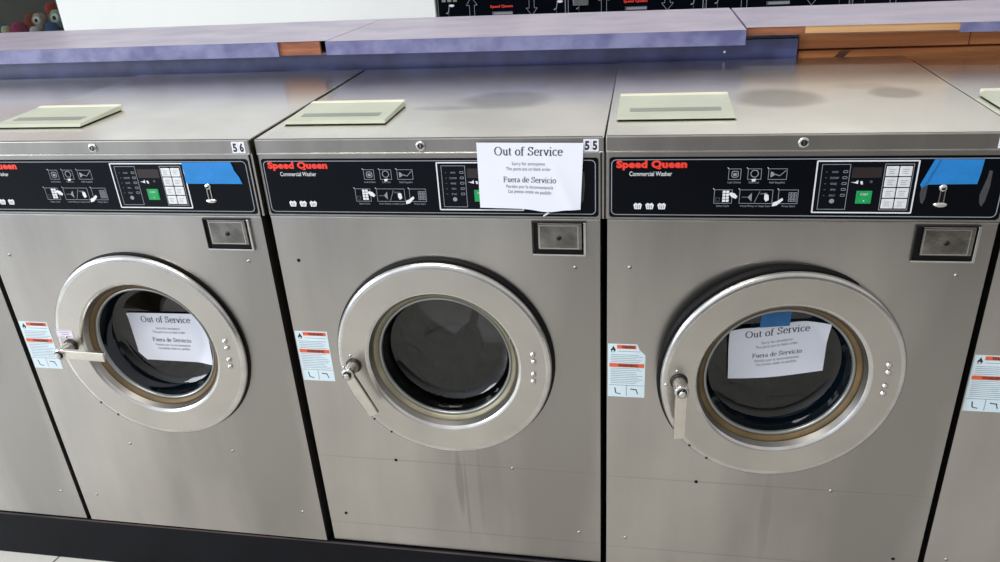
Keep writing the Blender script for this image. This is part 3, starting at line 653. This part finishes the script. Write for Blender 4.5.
b = MB(); b.add([(-.7, .712, -.06), (2.430, .675, -.06), (2.430, .675, ZT - .0345), (-.7, .712, ZT - .0345), (-.7, .730, -.06), (2.430, .693, -.06), (2.430, .693, ZT - .0345), (-.7, .730, ZT - .0345)],
                [(0, 1, 2, 3), (1, 5, 6, 2), (5, 4, 7, 6), (3, 2, 6, 7), (4, 0, 3, 7)], 'purple_riser'); 
b.disc(.003, 'key', 2.24, 1.120, .6755, 10, Matrix.Rotation(-.0117, 4, 'Z') @ Matrix.Translation((.012, .0225, 0)))
b.build('front_panel', ba)
b = MB(); b.box(2.434, .690, 1.118, 3.8, .720, 1.158, 'wood_rail', .002); b.box(2.812, .6885, 1.1185, 2.814, .690, 1.1575, 'knot'); tag(b.build('rail', ba), 'upper pine rail')
b = MB(); b.box(2.434, .687, 1.030, 3.8, .720, 1.114, 'wood_rail', .002); b.flat([(2.512, 1.094), (2.524, 1.104), (2.530, 1.113), (2.556, 1.1135), (2.549, 1.106), (2.541, 1.098), (2.530, 1.090), (2.518, 1.088)], .6865, 'knot'); tag(b.build('rail', ba), 'lower pine rail with a dark knot')
for x in (2.51, 3.1, 3.7):
    b = MB(); b.box(x, .722, .0, x + .04, .76, 1.158, 'wood_rail'); b.build('stud', ba)

# ------------------------------------------------------------------ stack dryers across the room
def dryer(k, label):
    x0 = .909 + .728 * k; r = thing('stack_dryer', label, 'dryer', (x0, 3.1, -.065), 0, 'black-panelled stack dryers')
    w = .722; b = MB(); o_ = .065
    b.box(0, .006, 0, w, .80, 1.90, 'steel', .004); b.build('cabinet', r)
    for zc in (.48, 1.47):
        d = MB(); d.lathe([(.235, 0), (.245, -.012), (.24, -.024), (.19, -.026), (.18, -.015)], 'steel_edge', w / 2, zc, .006, 64); dr = d.build('door', r)
        d = MB(); d.lathe([(.18, -.015), (.12, -.022), (.0001, -.024)], 'display', w / 2, zc, .006, 48); d.build('door_glass', dr)
        d = MB(); d.box(w / 2 - .235, -.045, zc - .05, w / 2 - .215, -.018, zc + .05, 'steel_lip', .004); d.build('handle', dr)
    b = MB(); za, zb = .895 + o_ - .08, .895 + o_ + .19; y = -.0012
    b.box(.002, 0, za, w - .002, .008, zb, 'black', .002)
    def arrow(x, up):
        zt = (1.021 if up else .913) + o_; zs = (.978 if up else .952) + o_; ze = (.90 if up else 1.03) + o_
        P = [(x - .014, ze), (x - .014, zs), (x - .031, zs), (x, zt), (x + .031, zs), (x + .014, zs), (x + .014, ze)]
        for p, q in zip(P[:-1], P[1:]): b.seg(p, q, .0024, y, 'print_dim')
    arrow(.200, True); arrow(.535, False)
    b.poly2(*place(sans('Speed Queen', .03), .367, .961 + o_, .126, .019), on(y), 'red')
    b.rect(.312, .921 + o_, .428, .940 + o_, y, 'print_dark'); b.rect(.322, .924 + o_, .428, .936 + o_, y - .001, 'print_dim')
    for xx in (.045, .650):
        b.flat([(xx + .04 + .016 * math.cos(q * PI / 8), .980 + o_ + .007 * math.sin(q * PI / 8)) for q in range(16)], y, 'print')
        b.seg((xx + .026, .978 + o_), (xx + .02, .945 + o_), .004, y, 'print_dim'); b.seg((xx + .02, .945 + o_), (xx + .006, .938 + o_), .006, y, 'print_dim'); b.seg((xx + .02, .940 + o_), (xx + .02, .90 + o_), .003, y, 'print_dark')
    b.rect(w - .005, za, w - .001, zb, y - .0005, 'print_dim'); b.rect(.006, za, .009, zb, y, 'print_dim')
    pn = b.build('control_panel', r)
    if k == 0:
        for q in range(3):
            b = MB(); b.box(.032 + q * .032, -.006, 1.000 + o_, .054 + q * .032, 0, 1.018 + o_, 'lid_groove', .001); b.build('button', pn)
    if k == 1:
        b = MB(); b.box(.035, -.030, .958 + o_, .118, 0, 1.02 + o_, 'rim', .003); b.build('card_reader', pn)
    b = MB(); b.box(0.0, .02, 1.9, w, .78, 1.915, 'dark_metal'); b.build('top_cover', r)
for k, lab in enumerate(('black-fronted stack dryer standing beside the white wall', 'black-fronted stack dryer with a grey box on its panel', 'black-fronted stack dryer seen over the seam between two countertops', 'black-fronted stack dryer above the bare wooden counter edge')):
    dryer(k, lab)

# ------------------------------------------------------------------ toy prize machine in the left corner
olive = mat('prize_machine_backing', (76, 74, 60), .6, 0, 0, 3, rgb2=(52, 52, 46)); M_['olive'] = olive
navy = mat('navy_post', (34, 38, 52), .5, 0, .1, 10); M_['navy'] = navy
pm = thing('prize_machine', 'glass-fronted toy prize machine left of the white wall', 'prize machine', (-2.72, 3.15, -.065))
b = MB(); b.box(0, 0, 0, 1.235, .70, .905, 'ink_red', .01); b.build('base_cabinet', pm)
b = MB(); b.box(0, .66, .82, 1.235, .70, 1.90, 'olive'); b.build('back_panel', pm)
b = MB(); b.box(0, 0, 1.80, 1.235, .70, 1.95, 'ink_red', .01); b.build('canopy', pm)
for x in (0, 1.205):
    b = MB(); b.box(x, 0, .82, x + .03, .03, 1.80, 'dark_metal', .003); b.build('corner_post', pm)
b = MB(); b.box(.905, .40, .82, .985, .48, 1.80, 'navy', .004); b.build('claw_column', pm)
b = MB(); b.box(.03, .010, .82, 1.205, .014, 1.80, 'box_glass'); b.build('front_glass', pm)
def plush(label, x, y, z, r, col, ring=False, seed=0):
    nm = 'plush_%d' % seed; M_[nm] = mat('plush_fabric_%d' % seed, col, .9, 0, .25, 25, .6, 120)
    b = MB(); b.ball((0, 0, 0), r, nm, 1, .95, 1, 24, wob=.03, seed=seed)
    b.ball((-r * .55, 0, r * .72), r * .22, nm, n=12); b.ball((r * .55, 0, r * .72), r * .22, nm, n=12); b.ball((0, -r * .4, -r * .9), r * .55, nm, n=12)
    o = b.build('plush_toy', loc=(x + .042, y, z + Z0 + (.02 if z < .92 else 0))); tag(o, label, 'plush toy', 'toys piled in the prize machine')
    if ring:
        b = MB(); b.ball((.2 * r, -r * .75, .1 * r), r * .55, 'key', sy=.5, n=16); e = b.build('eye', o)
        b = MB(); b.ball((.2 * r, -r * .98, .12 * r), r * .26, 'rubber', sy=.5, n=12); b.build('pupil', e)
    return o
plush('red plush toy at the top of the heap in the prize machine', -1.845, 3.46, 1.018, .044, (176, 60, 44), False, 1)
plush('pale round plush with one dark eye, left of the green one', -1.850, 3.33, .965, .047, (186, 168, 156), True, 2)
plush('pale green round plush next to the white wall edge', -1.738, 3.365, .972, .054, (150, 184, 158), True, 3)
plush('magenta plush toy low in the prize machine heap', -1.925, 3.22, .900, .054, (160, 50, 96), False, 4)
plush('teal plush toy at the left end of the heap', -2.075, 3.24, .900, .046, (40, 130, 150), False, 5)
plush('cream plush toy between the teal and magenta ones', -2.005, 3.20, .905, .032, (206, 196, 160), False, 6)
plush('white plush toy at the bottom of the heap', -1.815, 3.22, .890, .034, (206, 206, 214), False, 7)
plush('blue plush toy low at the right end of the heap', -1.715, 3.255, .892, .048, (60, 88, 140), False, 8)
plush('rust-coloured plush toy at the back left of the heap', -1.98, 3.42, .950, .055, (140, 70, 40), False, 9)
plush('dark red plush toy behind the green one', -1.69, 3.51, 1.035, .052, (126, 40, 46), False, 10)
